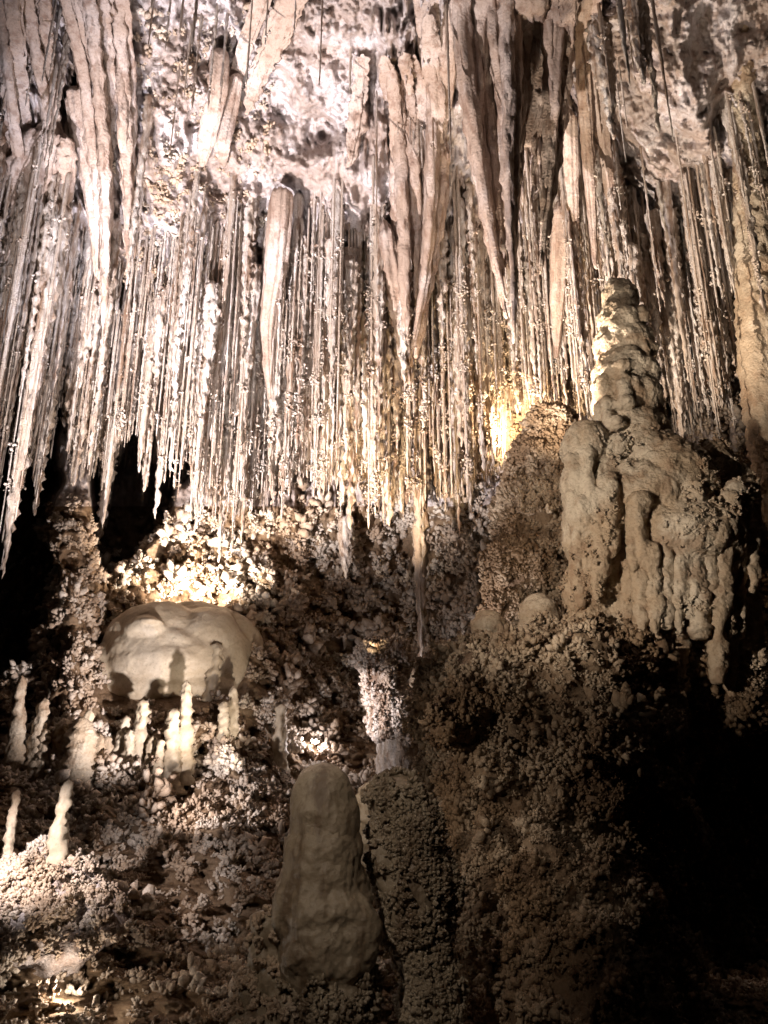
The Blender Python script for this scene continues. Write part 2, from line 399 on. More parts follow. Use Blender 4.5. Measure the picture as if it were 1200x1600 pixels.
attach_y = [200, 270, 470, 530, 560, 520, 450, 445, 430, 410, 400, 420, 420, 320, 300, 400, 330, 330]
cand = []
explicit = [ # tip px, row top, row tip, top width, unique label
 (4, 330, 905, 26, 'long pale stalactite at the far left edge hanging beside the black cavity'),
 (36, 560, 755, 18, 'white stalactite left of the longest spike above the black left cavity'),
 (52, 520, 806, 26, 'sharp white spike hanging lowest over the black cavity at far left'),
 (153, 600, 853, 24, 'long sharp stalactite ending between the two black cavities'),
 (195, 640, 731, 10, 'short thin stalactite over the middle of the second black cavity'),
 (222, 600, 788, 18, 'tapered stalactite on the right side of the second black cavity'),
 (241, 590, 811, 16, 'slim stalactite with the lowest tip beside the dark rock right of the second cavity'),
 (312, 600, 820, 16, 'long slim stalactite hanging above the left part of the glowing popcorn ledge'),
 (343, 560, 880, 18, 'longest thin stalactite pointing down at the glowing ledge above the smooth basin rock'),
 (377, 570, 850, 15, 'thin bright stalactite just right of the longest one above the glowing ledge'),
 (545, 480, 828, 30, 'bundled white stalactite above the blunt stub in the dark centre recess'),
 (610, 540, 822, 36, 'golden crusted stalactite cluster left of the very long thin stalactite'),
 (661, 560, 1052, 26, 'very long thin stalactite reaching down through the dark centre recess'),
 (540, 815, 905, 22, 'blunt brown stalactite stub hanging inside the dark centre recess'),
 (1067, 400, 692, 34, 'thick fluted stalactite directly right of the tower stalagmite spire'),
 (1030, 380, 560, 26, 'fluted stalactite close behind the right side of the tower spire'),
 (915, 420, 650, 20, 'pale fluted stalactite close behind the left side of the tower spire'),
 (1052, 20, 222, 6, 'isolated hair-thin stalactite in front of the bright rock at upper right'),
 (1031, 10, 214, 16, 'knobbly short stalactite left of the isolated hair-thin one at upper right'),
 (1008, -10, 134, 22, 'popcorn crusted short stalactite at the upper right ceiling'),
 (985, -20, 137, 12, 'smooth short stalactite left of the popcorn crusted one at upper right'),
 (957, 40, 218, 30, 'stout ringed stalactite right of the big drapery against the bright rock'),
 (705, -60, 250, 5, 'single straight soda straw hanging left of the big drapery'),
 (198, 180, 452, 14, 'slender curved stalactite ending above the dark popcorn hollow'),
 (543, 400, 575, 30, 'white-tipped carrot shaped stalactite in the middle of the straw curtain'),
 (645, 150, 232, 10, 'short thin stalactite at the top centre beside the central drapery'),
]
for k, (px, pt, pb, wt, lab) in enumerate(explicit):
    Yd = None
    if px == 661: Yd = 11.2
    if px in (1052, 1031, 1008, 985, 957): Yd = float(surf(px, pt+30)[0])-.55
    if px == 705: Yd = 7.4
    if px == 540: Yd = 12.3
    V, Qd, T, tip, zt, Yd, r0 = stalactite(px, pt, pb, wt*1.25, k*1.7, Yd, flutes=(9 if wt > 20 else 0), rough=.5 if wt > 12 else .25)
    o = obj('stalactite', V, [Qd, T], MATS['straw'], loc=(tip[0], tip[1], zt)); tag(o, lab, 'stalactite')
    cand.append(None)
# random ones
rnd = []
for k in range(3800):
    px = random.uniform(-60, 1240)
    fy = float(np.interp(px, fringe_x, fringe_y)); ay = float(np.interp(px, attach_x, attach_y))
    u = random.random()
    ay += 60*math.sin(px*.031+1)+45*math.sin(px*.083)+30*math.sin(px*.21+2)
    pt = ay+(fy-ay-50)*u**1.15+random.uniform(-20, 10)
    jag = 46*math.sin(px*.09)+34*math.sin(px*.23+1)+26*math.sin(px*.47+2)
    if random.random() < .26: pb = fy+random.uniform(-70, 14)+.55*jag
    else: pb = min(pt+random.uniform(40, 190)+jag, fy+random.uniform(-50, 8))
    if pb-pt < 45: continue
    if 84 < px < 150 and pb > 760: pb = 760
    if perlin(np.array([[px/42., pb/120., .5]]))[0] < -.2: continue
    wt = min(20, max(3, math.exp(random.gauss(1.8, .5))))*(1 if pb-pt > 90 else .7)
    rnd.append((px, pt, pb, wt))
for k in range(240):       # stouter fluted ones
    px = random.uniform(-40, 1230)
    fy = float(np.interp(px, fringe_x, fringe_y)); ay = float(np.interp(px, attach_x, attach_y))
    pt = ay+random.uniform(-60, 190); pb = min(pt+random.uniform(120, 330), fy-random.uniform(0, 90))
    if pb-pt < 90: continue
    rnd.append((px, pt, pb, random.uniform(13, 30)))
for k in range(44):        # upper ceiling straws, sparse
    px, pt = random.choice([(random.uniform(440, 720), random.uniform(-20, 330)), (random.uniform(900, 1010), random.uniform(-60, 200)), (random.uniform(-20, 90), random.uniform(40, 300)), (random.uniform(230, 420), random.uniform(-40, 120))])
    rnd.append((px, pt, pt+random.uniform(40, 150), random.uniform(3, 8)))
for k in range(1500):       # fine sharp needles along the lower fringe
    px = random.uniform(-60, 1220)
    fy = float(np.interp(px, fringe_x, fringe_y)); tier = random.choice([0, 0, 0, 70, 140, 220])
    pb = fy-tier-abs(random.gauss(0, 34))+12*math.sin(px*.31)
    if 84 < px < 150 and pb > 755: continue
    rnd.append((px, pb-random.uniform(45, 130), pb, random.uniform(3, 7)))
rnd.sort(key=lambda r: -(r[2]-r[1])*r[3])
def zone(px, pt, pb, wt):
    th = 'stout fluted' if wt > 12 else 'thin straw-like'
    if pt < 330 and pb < 420 and px > 190:
        if px > 880: return f'{th} stalactite hanging between the big drapery and the bright upper right rock', 'stalactites beside the big drapery'
        return f'{th} stalactite on the pale ceiling above the straw curtain', 'stalactites on the upper ceiling'
    if px < 95: return f'{th} lavender stalactite in the dense fringe above the black cavity at far left', 'stalactites of the far left fringe'
    if px < 300: return f'{th} stalactite in the fringe around the second black cavity from the left', 'stalactites around the second cavity'
    if px < 430: return f'{th} pale stalactite in the curtain over the glowing popcorn ledge', 'stalactites over the glowing ledge'
    if px < 600: return f'{th} stalactite in the curtain left of centre above the dark recess', 'stalactites left of centre'
    if px < 760: return f'{th} golden stalactite in the curtain around the very long thin one', 'stalactites right of centre'
    if px < 930: return f'{th} stalactite in the curtain above the dark popcorn pillar', 'stalactites above the popcorn pillar'
    return f'{th} stalactite on the wall around and right of the tower stalagmite spire', 'stalactites behind the tower stalagmite'
KC, KR = [], []      # little knobs grown on the straws
rest = MB(); nind = 0
for k, (px, pt, pb, wt) in enumerate(rnd):
    Yd = float(surf(px, pt)[0])-.06-wt*.005-random.uniform(0, .5)
    r = stalactite(px, pt, pb, wt, k*.77, Yd, flutes=(7 if wt > 12 else 0), wb=random.uniform(1.6, 2.6), rough=random.choice([.3, .55, .9]), power=random.uniform(.6, 1.25))
    V, Qd, T, tip, zt, Yd, r0 = r
    if nind < 274:
        lab, grp = zone(px, pt, pb, wt); nind += 1
        o = obj('stalactite', V, [Qd, T], MATS['straw'], loc=(tip[0], tip[1], zt))
        tag(o, lab, 'stalactite', grp+(' (stout)' if wt > 12 else ' (thin)'))
    else: rest.add(V, Qd, T)
    # coral knobs along some
    dens = math.exp(-((px-620)/210)**2)*math.exp(-((.5*(pt+pb)-640)/130)**2)*1.5+.25*(px > 760)+.25*(pt > 560)+.12
    nk = int((pb-pt)*.30*dens*random.uniform(.2, 1.5)*(1.6 if wt > 12 else 1))
    if nk:
        t = RS.uniform(.1, .97, nk); th = RS.uniform(math.pi*.85, math.pi*2.15, nk); rr = r0*(1-t)**.8+.012
        KC.append(np.stack([tip[0]+rr*np.cos(th), tip[1]+rr*np.sin(th), zt-t*(zt-tip[2])], -1)); KR.append(RS.uniform(.008, .026, nk))
V, F = rest.arrays(); tag(obj('soda_straws', V, F, MATS['straw']), 'countless hair-thin soda straws filling the curtain between the larger stalactites', 'soda straws', kind='stuff')
KC = np.concatenate(KC); KR = np.concatenate(KR)
kp = perlin(KC*np.array([3.5, 3.5, 2.2]))+.4*perlin(KC*9) > .28
KC = np.repeat(KC[kp], 5, 0); KC = KC+RS.normal(size=KC.shape)*.026; KR = np.repeat(KR[kp], 5)*RS.uniform(.5, 1.1, len(KC))
V, F = knobs(KC, KR); tag(obj('straw_crust', V, F, MATS['straw']), 'tiny golden calcite beads crusting the hanging straw curtain', 'calcite crust', kind='stuff')

# ------------------------------------------------------------------ draperies: folds that converge to tips
def fold(pts, w, Yd, depth=1.0, nfl=9, nseg=48, namp=.012, seed=0., famp=.16, zs=.25, n=70, off=None):
    """pts: photo points (px,py) of the middle line; w: widths in pixels; Yd: depth or list"""
    pts = np.array(pts, float); Yd = np.broadcast_to(np.asarray(Yd, float), (len(pts),))
    if off is not None: Yd = np.minimum(Yd, np.array([float(surf(p[0], p[1])[0]) for p in pts])-off)
    pw = P(pts[:, 0], pts[:, 1], Yd); path = curve(pw, n)
    ww = np.interp(np.linspace(0, 1, n), np.linspace(0, 1, len(w)), w)
    ss = np.interp(np.linspace(0, 1, n), np.linspace(0, 1, len(pts)), [mpp(0, p[1], y) for p, y in zip(pts, Yd)])
    r = ww*ss*.5; r[-1] *= .3
    if pts[0][1] > -20: tt = np.clip(np.linspace(0, 1, n)/.16, 0, 1); r = r*np.sqrt(.02+.98*tt); path[:, 1] += .22*(1-tt)
    return tube(path, r, r*depth, nseg, nfl, famp, namp, 12., zs, .8, 0, seed)
def drapery(label, folds, name='drapery', mat='drape', group=None):
    f0 = folds[0]; Y0 = f0[2] if np.isscalar(f0[2]) else f0[2][0]
    root = thing(name, P(f0[0][0][0], f0[0][0][1], Y0), label, 'drapery', group)
    for k, fd in enumerate(folds):
        kw = fd[3] if len(fd) > 3 else {}
        kw.setdefault('off', .28 if 'lavender' in label else .16)
        V, Qd, T = fold(fd[0], fd[1], fd[2], seed=k*2.3+len(label)*.1, **kw)
        obj('fold', V, [Qd, T], MATS[mat], root)
    return root
def ribs(tops, tips, ys, w0, w1, n, seed, bow=0., pw_=.8, jit=.24):
    """n ribs spread from the top line to the tips"""
    rr = random.Random(seed); out = []
    for k in range(n):
        f = (k+.5)/n; i = f*(len(tops)-1); a_ = int(min(i, len(tops)-2)); g = i-a_
        tx = tops[a_][0]*(1-g)+tops[a_+1][0]*g; ty = tops[a_][1]*(1-g)+tops[a_+1][1]*g
        bx, by = tips[min(int(f*len(tips)), len(tips)-1)]; by = by-rr.uniform(0, 1)*.30*(by-ty)
        pts = []; 
        for t in (0, .2, .4, .6, .8, 1):
            e = t**pw_; x = tx+(bx-tx)*e+bow*math.sin(math.pi*t)+5*math.sin(t*6+k*1.9+seed)*(1-t)+rr.uniform(-2.5, 2.5); pts.append((x, ty+(by-ty)*t))
        Yl = np.interp([0, .2, .4, .6, .8, 1], np.linspace(0, 1, len(ys)), ys)+rr.uniform(-jit, .12)
        ws = [w0*rr.uniform(.8, 1.3)*(1-t)+w1*t for t in (0, .25, .5, .75)]+[w1*.8, 3]
        out.append((pts, ws, Yl, dict(nfl=rr.choice([2, 3, 4]), famp=.14, depth=1.3, nseg=24, namp=rr.choice([.03, .05]))))
    return out
drapery('huge fan-shaped brown drapery with long converging ribs at top right of centre',
 ribs([(712,-100),(716,60)][:1]+[(760,-100)], [(790,520),(788,500)], [7.1,7.5,7.9,8.2,8.3], 24, 15, 9, 1, -8, 1.3, .12)
 +ribs([(765,-100),(825,-100)], [(800,520),(803,600),(808,400)], [6.9,7.3,7.7,7.9,8.0], 24, 12, 9, 2, 0, 1.2, .12)
 +ribs([(830,-100),(895,-100)], [(832,330),(846,490),(856,430)], [7.0,7.4,7.8,8.1,8.2], 24, 14, 10, 3, 8, 1.3, .12)
 +[([(800,-140),(800,0),(802,120),(806,230)], [214,190,160,50], [7.3,7.6,7.95,8.2], dict(nfl=26, famp=.07, depth=.16, nseg=130)),
   ([(742,60),(756,200),(772,330),(784,460)], [40,34,22,5], [7.8,8.05,8.25,8.4], dict(nfl=5)),
   ([(872,60),(866,180),(856,300),(847,400)], [36,28,18,5], [7.8,8.05,8.25,8.4], dict(nfl=5))])
drapery('shadowed grey central drapery bulging at the top and narrowing to a point far below',
 ribs([(655,-60),(700,130)], [(664,520),(640,640)], [8.6,9.2,9.7,10.2,10.6], 24, 15, 5, 4, 14)
 +ribs([(598,60),(632,120)], [(634,560),(640,650)], [9.0,9.5,9.9,10.3,10.6], 22, 14, 4, 5, -4)
 +ribs([(628,60),(660,70)], [(641,650),(650,590)], [8.9,9.4,9.8,10.3,10.6], 22, 14, 4, 15, 4)
 +[([(672,-120),(676,20),(684,120),(690,200)], [56,56,50,14], [8.0,8.5,9.0,9.4], dict(nfl=5, famp=.1)),
   ([(690,200),(682,300),(668,420),(650,560)], [20,34,26,5], [9.3,9.7,10.1,10.6], dict(nfl=6, namp=.03)),
   ([(600,330),(612,420),(628,520),(637,600)], [14,30,20,4], [9.8,10.1,10.4,10.6], dict(nfl=5, namp=.03))])
drapery('broad lavender drapery of long curving ribs at upper left',
 ribs([(60,-120),(125,-120)], [(150,520),(160,580)], [6.6,7.4,8.3,9.0,9.6], 19, 13, 9, 6, 22, 1.0)
 +ribs([(135,-120),(190,-100)], [(170,420),(197,455)], [6.8,7.6,8.4,9.0,9.4], 24, 13, 6, 7, 10, 1.0)
 +ribs([(-30,-120),(66,-120)], [(60,560),(110,500)], [6.5,7.4,8.4,9.2,9.9], 20, 13, 8, 8, -4)
 +ribs([(40,180),(110,200)], [(0,760),(40,640),(100,560)], [8.2,8.8,9.4,9.9,10.4], 24, 16, 9, 9, -6)
 +ribs([(-40,250),(40,262)], [(-60,800),(-10,700)], [8.7,9.2,9.7,10.2,10.6], 15, 10, 8, 10)
 +[([(120,120),(140,220),(156,330),(154,450)], [44,56,40,8], [8.0,8.7,9.2,9.7], dict(nfl=6, famp=.1))])
drapery('pinkish bacon-striped drapery slanting down left near the top centre', [
 ([(478,-80),(456,0),(428,70),(400,130),(386,180)], [60,46,38,28,6], [7.0,7.5,8.1,8.6,8.9], dict(nfl=7, famp=.14, depth=.35, namp=.05)),
 ([(425,-60),(405,10),(372,110),(352,210)], [34,26,20,5], [7.3,7.8,8.6,9.1], dict(nfl=4, depth=.5)),
])
drapery('grey pointed drapery pair left of the bacon-striped one on the pale rock', [
 ([(345,60),(338,140),(322,220),(316,260)], [24,34,26,5], [8.6,9.0,9.3,9.5], dict(nfl=4)),
 ([(372,100),(358,170),(348,230),(350,260)], [20,26,22,5], [8.7,9.1,9.4,9.5], dict(nfl=4)),
])
drapery('rounded flowstone drapery with a smooth knob top hanging left of centre', [
 ([(442,285),(440,310),(436,360),(430,430),(418,520),(424,640)], [10,34,36,32,24,4], [9.9,9.75,9.85,10.1,10.4,10.6], dict(nfl=9, famp=.1)),
 ([(388,420),(384,445),(386,520),(380,620)], [8,30,26,4], [10.4,10.3,10.4,10.5], dict(nfl=6, famp=.1)),
])
drapery('small rounded drapery with brown knob top right of the smooth-topped one', [
 ([(536,406),(535,425),(532,470),(540,560)], [8,26,24,4], [10.7,10.6,10.7,10.8], dict(nfl=6, famp=.1)),
])
drapery('white flat-faced drapery fin on the pale rock above the straw curtain', [
 ([(566,70),(564,130),(556,200),(546,260)], [14,22,26,6], [9.0,9.2,9.4,9.5], dict(nfl=5, namp=.05)),
])
drapery('ribbed brown drapery cluster right of the huge fan-shaped drapery', [
 ([(905,-80),(908,60),(914,180),(924,320),(930,420)], [22,20,18,14,4], [7.5,8.0,8.8,9.5,9.8], dict(nfl=5)),
 ([(924,-80),(928,60),(936,160),(950,280),(962,360)], [26,24,22,16,5], [7.6,8.1,8.8,9.5,9.8], dict(nfl=6)),
 ([(888,150),(892,240),(896,330),(900,430)], [22,20,16,4], [8.8,9.3,9.8,10.2], dict(nfl=5)),
 ([(880,300),(876,380),(872,470),(868,560)], [26,28,22,5], [10.2,10.5,10.8,11.0], dict(nfl=7)),
])
# tall column at the right edge
root = thing('column', P(1150, -120, 6.6), 'tall ringed grey column hanging down the right edge of the cave', 'column')
V, Qd, T = fold([(1150,-160),(1152,0),(1160,120),(1172,260),(1182,380),(1190,500),(1196,640),(1204,780),(1206,900)], [18,22,30,42,58,72,74,60,30,6], [7.2,7.9,8.4,8.9,9.2,9.3,9.35,9.4,9.5], nfl=0, namp=.06, zs=.8, nseg=40, n=150)
obj('shaft', V, [Qd, T], MATS['smooth'], root)

# ------------------------------------------------------------------ popcorn on the wall and floor
def density():
    d = np.zeros(GX.shape)
    d += np.clip((GY-770)/50, 0, 1)
    d = np.maximum(d, .95*mask([(150,430),(235,440),(235,640),(150,640)], 12))
    d = np.maximum(d, .45*mask([(300,560),(800,560),(820,800),(300,800)], 40))
    d = np.maximum(d, .5*mask([(860,330),(1100,330),(1140,520),(1420,520),(1420,1000),(1060,700),(860,640)], 30))
    d = np.maximum(d, .9*mask([(1090,560),(1420,500),(1420,1100),(1100,1100)], 30))
    d = np.maximum(d, .5*mask([(225,230),(290,230),(295,440),(225,440)], 20))
    d = np.maximum(d, .15*mask([(200,0),(420,0),(420,440),(200,440)], 20))
    d *= 1-.97*m_basin; d *= 1-.97*np.clip(voidL+voidM+voidR*.7, 0, 1)
    pat = .5+.9*fbm(W*1.6+40, 3); pat2 = .5+1.0*fbm(W*5+9, 2)
    d *= np.where(GY > 760, np.clip((billow-.05)/.14, .03, 1), 1)
    d *= np.clip(.45+pat*.6, 0, 1)*np.clip(.15+pat2*1.1, .02, 1.3)
    d[(GX < -80) | (GX > 1290) | (GY > 1690) | (GY < -20)] = 0
    return d
dn = density()
area = np.linalg.norm(np.cross(dv, du), axis=2); area = np.minimum(area, .004)
pr = (dn*area).ravel(); pr /= pr.sum()
for nm, lo, hi, cnt, lab in (('cave_coral', -99, 1190, 13500, 'pale popcorn coral crusting the cave wall and ledges'), ('floor_coral', 1190, 1800, 8000, 'knobbly popcorn coral covering the dark cave floor slope')):
    mrow = ((GY >= lo) & (GY < hi)).ravel(); p2 = pr*mrow; p2 /= p2.sum()
    sel = RS.choice(len(p2), cnt, p=p2); C = W.reshape(-1, 3)[sel]+RS.normal(size=(cnt, 3))*.01; Nn = NW.reshape(-1, 3)[sel]
    sz = C[:, 1]*np.exp(RS.normal(-6.52, .48, cnt))
    V, F = coral(C, Nn, sz, 12, 3.4); tag(obj(nm, V, F, MATS['coral']), lab, 'cave coral', kind='stuff')

# ------------------------------------------------------------------ smooth basin rock
def E(px, py, Y, wx, wy, dy=None):
    s = mpp(px, py, Y); return (P(px, py, Y), (wx*s*.5, (dy if dy is not None else wx)*s*.5, wy*s*.5))
V, F, N = blobs([E(248,1002,10.85,172,122,100), E(322,1000,10.9,104,106,100), E(270,1035,10.85,210,90,110), E(255,1075,10.8,230,70,120), E(165,1060,10.8,90,110,90), E(360,1035,11.0,70,110,80), E(290,1020,11.15,250,160,70), E(238,972,10.36,34,11,40), E(230,985,10.5,70,40,60), E(258,1040,10.72,190,90,120), E(250,1025,10.75,180,110,110), E(310,1035,10.8,110,90,110)], .016, .04, 1.7, 8, fine=.003)
o = obj('basin_rock', V, F, MATS['cream'], loc=P(270, 1060, 10.7)); tag(o, 'large smooth cream rock bulging below the glowing coral ledge', 'rock')

# ------------------------------------------------------------------ stalagmites
def stalagmite(px, pbase, ptop, wb, Yd, seed, wt=.35, lean=0., ring=1.0, n=34, seg=20, sink=62):
    b = P(px, pbase+sink, Yd); s = mpp(px, pbase, Yd)
    c_, sn = math.cos(PITCH), math.sin(PITCH); yc = (800-ptop)/FPX; zt = CAMZ+Yd*(sn+yc*c_)/(c_-yc*sn)
    H = zt-b[2]; t = np.linspace(0, 1, n); path = np.stack([b[0]+lean*H*t+.015*H*np.sin(t*5+seed), b[1]+0*t, b[2]+H*t], -1)
    prof = (1-(1-wt)*t**.9)*np.clip((1-t)*H/(wb*s*wt*.5+1e-6), 0, 1)**.5
    prof = prof*(1+.05*np.sin(t*H*17+seed*3)+.04*np.sin(t*H*47+seed))
    prof = prof+.28*np.exp(-t*9); prof[-1] = .02
    r = wb*s*.5*prof
    return tube(path, r, r*.9, seg, 0, 0, min(.04, wb*s*.17), 17., 1., 1., ring, seed), b
smalls = [
 (10,1190,1055,34,9.2,.25,'tall pointed stalagmite at the left edge below the black cavity','smooth'),
 (1,1365,1232,18,6.35,.5,'pale stalagmite cut by the left picture edge beside the coral mound','smooth'),
 (328,1085,1004,24,10.0,.5,'slender ringed stalagmite standing before the smooth basin rock','straw'),
 (210,1170,1092,26,9.7,.5,'slim round-tipped stalagmite on the ledge under the left end of the basin','straw'),
 (114,1195,1120,48,9.4,.7,'broad flat-topped stalagmite stump on the left ledge','smooth'),
 (128,1175,1108,18,9.5,.5,'narrow stalagmite touching the back of the broad stump','straw'),
 (85,1190,1122,28,9.7,.6,'dull brown stalagmite in shade left of the broad stump','smooth'),
 (46,1190,1090,24,9.8,.5,'tall shaded stalagmite right of the tall pointed one at the left edge','smooth'),
 (54,1200,1138,22,9.5,.5,'low shaded stalagmite in front of the tall shaded one','smooth'),
 (281,1165,1062,30,9.8,.35,'ridged tapering stalagmite at the centre of the ledge cluster','straw'),
 (263,1180,1106,30,9.6,.45,'bright stalagmite leaning at the left of the ledge cluster','straw'),
 (290,1180,1122,22,9.5,.5,'small stalagmite at the right foot of the ledge cluster','straw'),
 (183,1180,1118,24,9.6,.5,'short stalagmite left of the slim round-tipped one','straw'),
 (193,1185,1140,20,9.4,.6,'stubby stalagmite at the foot of the slim round-tipped one','straw'),
 (146,1190,1146,20,9.5,.6,'stubby stalagmite right of the broad stump','smooth'),
 (160,1190,1150,18,9.5,.6,'smallest stub between the broad stump and the short stalagmites','smooth'),
 (230,1185,1150,16,9.5,.6,'tiny stub left of the ledge cluster','straw'),
 (243,1185,1155,15,9.5,.6,'tiny stub touching the ledge cluster','straw'),
 (358,1130,1072,20,9.9,.5,'narrow stalagmite right of the slender ringed one','straw'),
 (345,1140,1095,20,9.8,.5,'stubby stalagmite between the slender ringed one and the narrow one','straw'),
 (435,1190,1100,22,10.4,.5,'thin coral-topped stalagmite right of the bright coral slope','straw'),
 (82,1350,1218,34,6.45,.32,'bright layered stalagmite standing alone on the coral mound at lower left','straw'),
 (647,1115,1045,20,10.6,.5,'small dim stalagmite leaning beside the cream coral stalagmite','smooth'),
 (578,1290,1220,50,6.6,.75,'low smooth rounded stalagmite peeking out right of the big foreground stalagmite','wet'),
 (1098,1060,1005,26,7.9,.5,'pale stub under the drips of the tower stalagmite','smooth'),
]
for k, (px, pb, pt, wb, Yd, wt, lab, mt) in enumerate(smalls):
    if px not in (1, 82, 578, 1098): Yd = float(surf(px, pb)[0])-.10
    mt = 'cream' if mt == 'straw' else mt
    (V, Qd, T), b = stalagmite(px, pb, pt, wb*1.25, Yd, k*1.3, wt, ring=.5)
    tag(obj('stalagmite', V, [Qd, T], MATS[mt], loc=b), lab, 'stalagmite')
def crust(root, V, N, cnt, size, sub=1, cond=None, per=8, spread=2.4, mat='coral'):
    idx = np.arange(len(V))
    if cond is not None: idx = idx[cond(V, N)]
    pat = .5+1.0*fbm(V[idx]*6, 2); pz = np.clip(pat, .05, 1); pz /= pz.sum()
    s = RS.choice(idx, cnt, p=pz); v, f = coral(V[s], N[s], size*RS.uniform(.6, 1.3, cnt), per, spread, sub)
    o = obj('coral_crust', v, f, MATS[mat], root); tag(o, kind='stuff'); return o
def E(px, py, Y, wx, wy, dy=None):
    s = mpp(px, py, Y); return (P(px, py, Y), (wx*s*.5, (dy if dy is not None else wx)*s*.5, wy*s*.5))
# big smooth stalagmite in the foreground
root = thing('stalagmite', P(505, 1560, 5.0), 'large smooth round-headed stalagmite standing in the dim foreground', 'stalagmite')
hd = [E(503,1243,5,92,94), E(504,1256,5,100,104), E(507,1290,5,110,140), E(508,1335,5,114,130), E(500,1270,4.97,96,60), E(478,1330,4.98,56,90)]
V, F, N = blobs(hd, .013, .016, 4.5, 3, .5, .004, .003); obj('head', V, F, MATS['wet'], root)
bd = [E(505,1400,5,138,130), E(510,1450,5,150,120), E(480,1380,5,70,90), E(540,1390,5,80,100), E(465,1430,4.95,60,90), E(545,1450,4.9,70,110), E(500,1500,5,130,110), E(520,1560,5,130,120),
      E(488,1410,4.85,50,60), E(520,1425,4.85,50,80), E(510,1480,4.85,60,50)]
bd += [E(508,1335,5,119,130), E(507,1360,5,124,90), E(452,1425,4.9,44,80), E(566,1455,4.9,50,110), E(470,1490,4.85,60,70), E(506,1370,5,128,90), E(508,1420,5,150,110), E(505,1480,5,142,120), E(460,1400,5,50,90), E(555,1420,5,60,120), E(530,1500,4.95,100,80)]
V, F, N = blobs(bd, .013, .035, 4.2, 2, .8, .004, .005); obj('body', V, F, MATS['wet'], root)
zc = P(505, 1535, 4.9)[2]; crust(root, V, N, 420, .011, 1, lambda v, n: (n[:, 1] < .3) & (v[:, 2]+.12*perlin(v*5) < zc), mat='wet')
V, F, N = blobs([E(425,1450,5.1,70,60), E(415,1490,5.1,60,80), E(440,1530,5.1,90,80), E(405,1560,5.1,60,90), E(470,1580,5,110,90), E(420,1640,5,150,120)], .015, .03, 6., 1, fine=.006)
o = obj('shoulder', V, F, MATS['wet'], root)
crust(root, V, N, 260, .012, 1, lambda v, n: n[:, 1] < .2)
# coral covered stalagmite next to it
root = thing('stalagmite', P(630, 1600, 5.3), 'olive coral-crusted stalagmite just right of the big smooth one', 'stalagmite')
bl = [E(620,1250,5.3,90,70), E(635,1300,5.3,110,110), E(640,1370,5.3,112,130), E(645,1430,5.3,100,120), E(660,1490,5.3,80,120), E(600,1330,5.2,50,120), E(680,1400,5.4,70,140), E(675,1560,5.3,90,140)]
V, F, N = blobs(bl, .02, .03, 5., 1); obj('body', V, F, MATS['wet'], root)
crust(root, V, N, 1900, .0105, 1, lambda v, n: n[:, 1] < .35, mat='wet')
# tower stalagmite
YT = 8.0
root = thing('tower_stalagmite', P(1000, 1130, YT), 'giant lumpy tower stalagmite with a narrow ringed spire and dripping skirt', 'stalagmite')
sp = [E(968,470,YT,54,74), E(969,500,YT,66,70), E(974,540,YT,88,80), E(976,585,YT,98,80), E(981,630,YT,106,90), E(985,680,YT,116,90), E(955,590,7.9,50,50), E(1000,600,7.9,50,40), E(1000,690,7.85,60,60), E(950,560,7.95,34,40), E(1003,545,7.95,40,60), E(945,620,7.9,36,70), E(1018,640,7.95,40,90), E(958,500,7.9,30,40)]
rl = random.Random(9)
for k in range(34):
    yy = rl.uniform(490, 690); hw = np.interp(yy, [470, 560, 690], [24, 42, 54]); a1 = rl.uniform(-2.9, -.2)
    sp.append(E(978+hw*math.cos(a1)*.85, yy, YT+.45*math.sin(a1)*hw/54, rl.uniform(18, 34), rl.uniform(14, 44)))
V, F, N = blobs(sp, .022, .032, 6.0, 1, .8, .0, .014); obj('spire', V, F, MATS['smooth'], root)
bo = [E(915,700,YT-.25,72,80), E(912,760,YT-.2,66,120), E(915,840,YT-.2,72,130), E(918,920,YT-.2,76,110), E(930,985,YT-.2,84,90), E(950,800,YT-.2,90,200), E(945,900,YT-.15,80,160), E(1000,720,YT,130,110), E(1150,780,YT+.1,70,120), E(1000,790,YT,180,150), E(1040,760,YT-.1,150,150),
      E(1110,740,YT+.1,90,100), E(1115,810,YT+.1,110,150), E(1060,850,YT-.1,200,140), E(975,880,YT-.1,90,160), E(980,960,YT-.15,90,110), E(1000,1010,YT,80,80), E(1150,850,YT+.3,90,130), E(1080,900,YT+.1,180,120),
      E(960,700,YT-.3,50,40), E(1090,960,YT+.25,150,180), E(1020,930,YT+.3,150,240), E(1110,1050,YT+.2,110,120), E(1140,1090,YT+.1,90,90), E(1060,1040,YT+.2,90,90), E(1140,960,YT+.35,90,160)]
for k in range(46):
    px = rl.uniform(890, 1172); y0 = rl.uniform(760, 930) if px > 985 else rl.uniform(700, 960); h = rl.uniform(60, 150); w0 = rl.uniform(18, 32)
    Yf = YT-.62+.0000125*(px-1030)**2+(.22 if y0 > 880 else 0)
    bo.append(fold([(px,y0-20),(px,y0),(px+rl.uniform(-5,5),y0+h*.5),(px+rl.uniform(-6,6),y0+h)], [w0*.4, w0, w0*.7, w0*.85, 5], Yf, nfl=0, namp=.02, nseg=14, n=22, seed=k))
V, F, N = blobs(bo, .022, .04, 5., 1, .7, .0, .017); obj('body', V, F, MATS['smooth'], root)
crust(root, V, N, 900, .012, 0, lambda v, n: (n[:, 1] < .1) & (perlin(v*1.7) > .1), per=6, spread=2.0, mat='smooth')
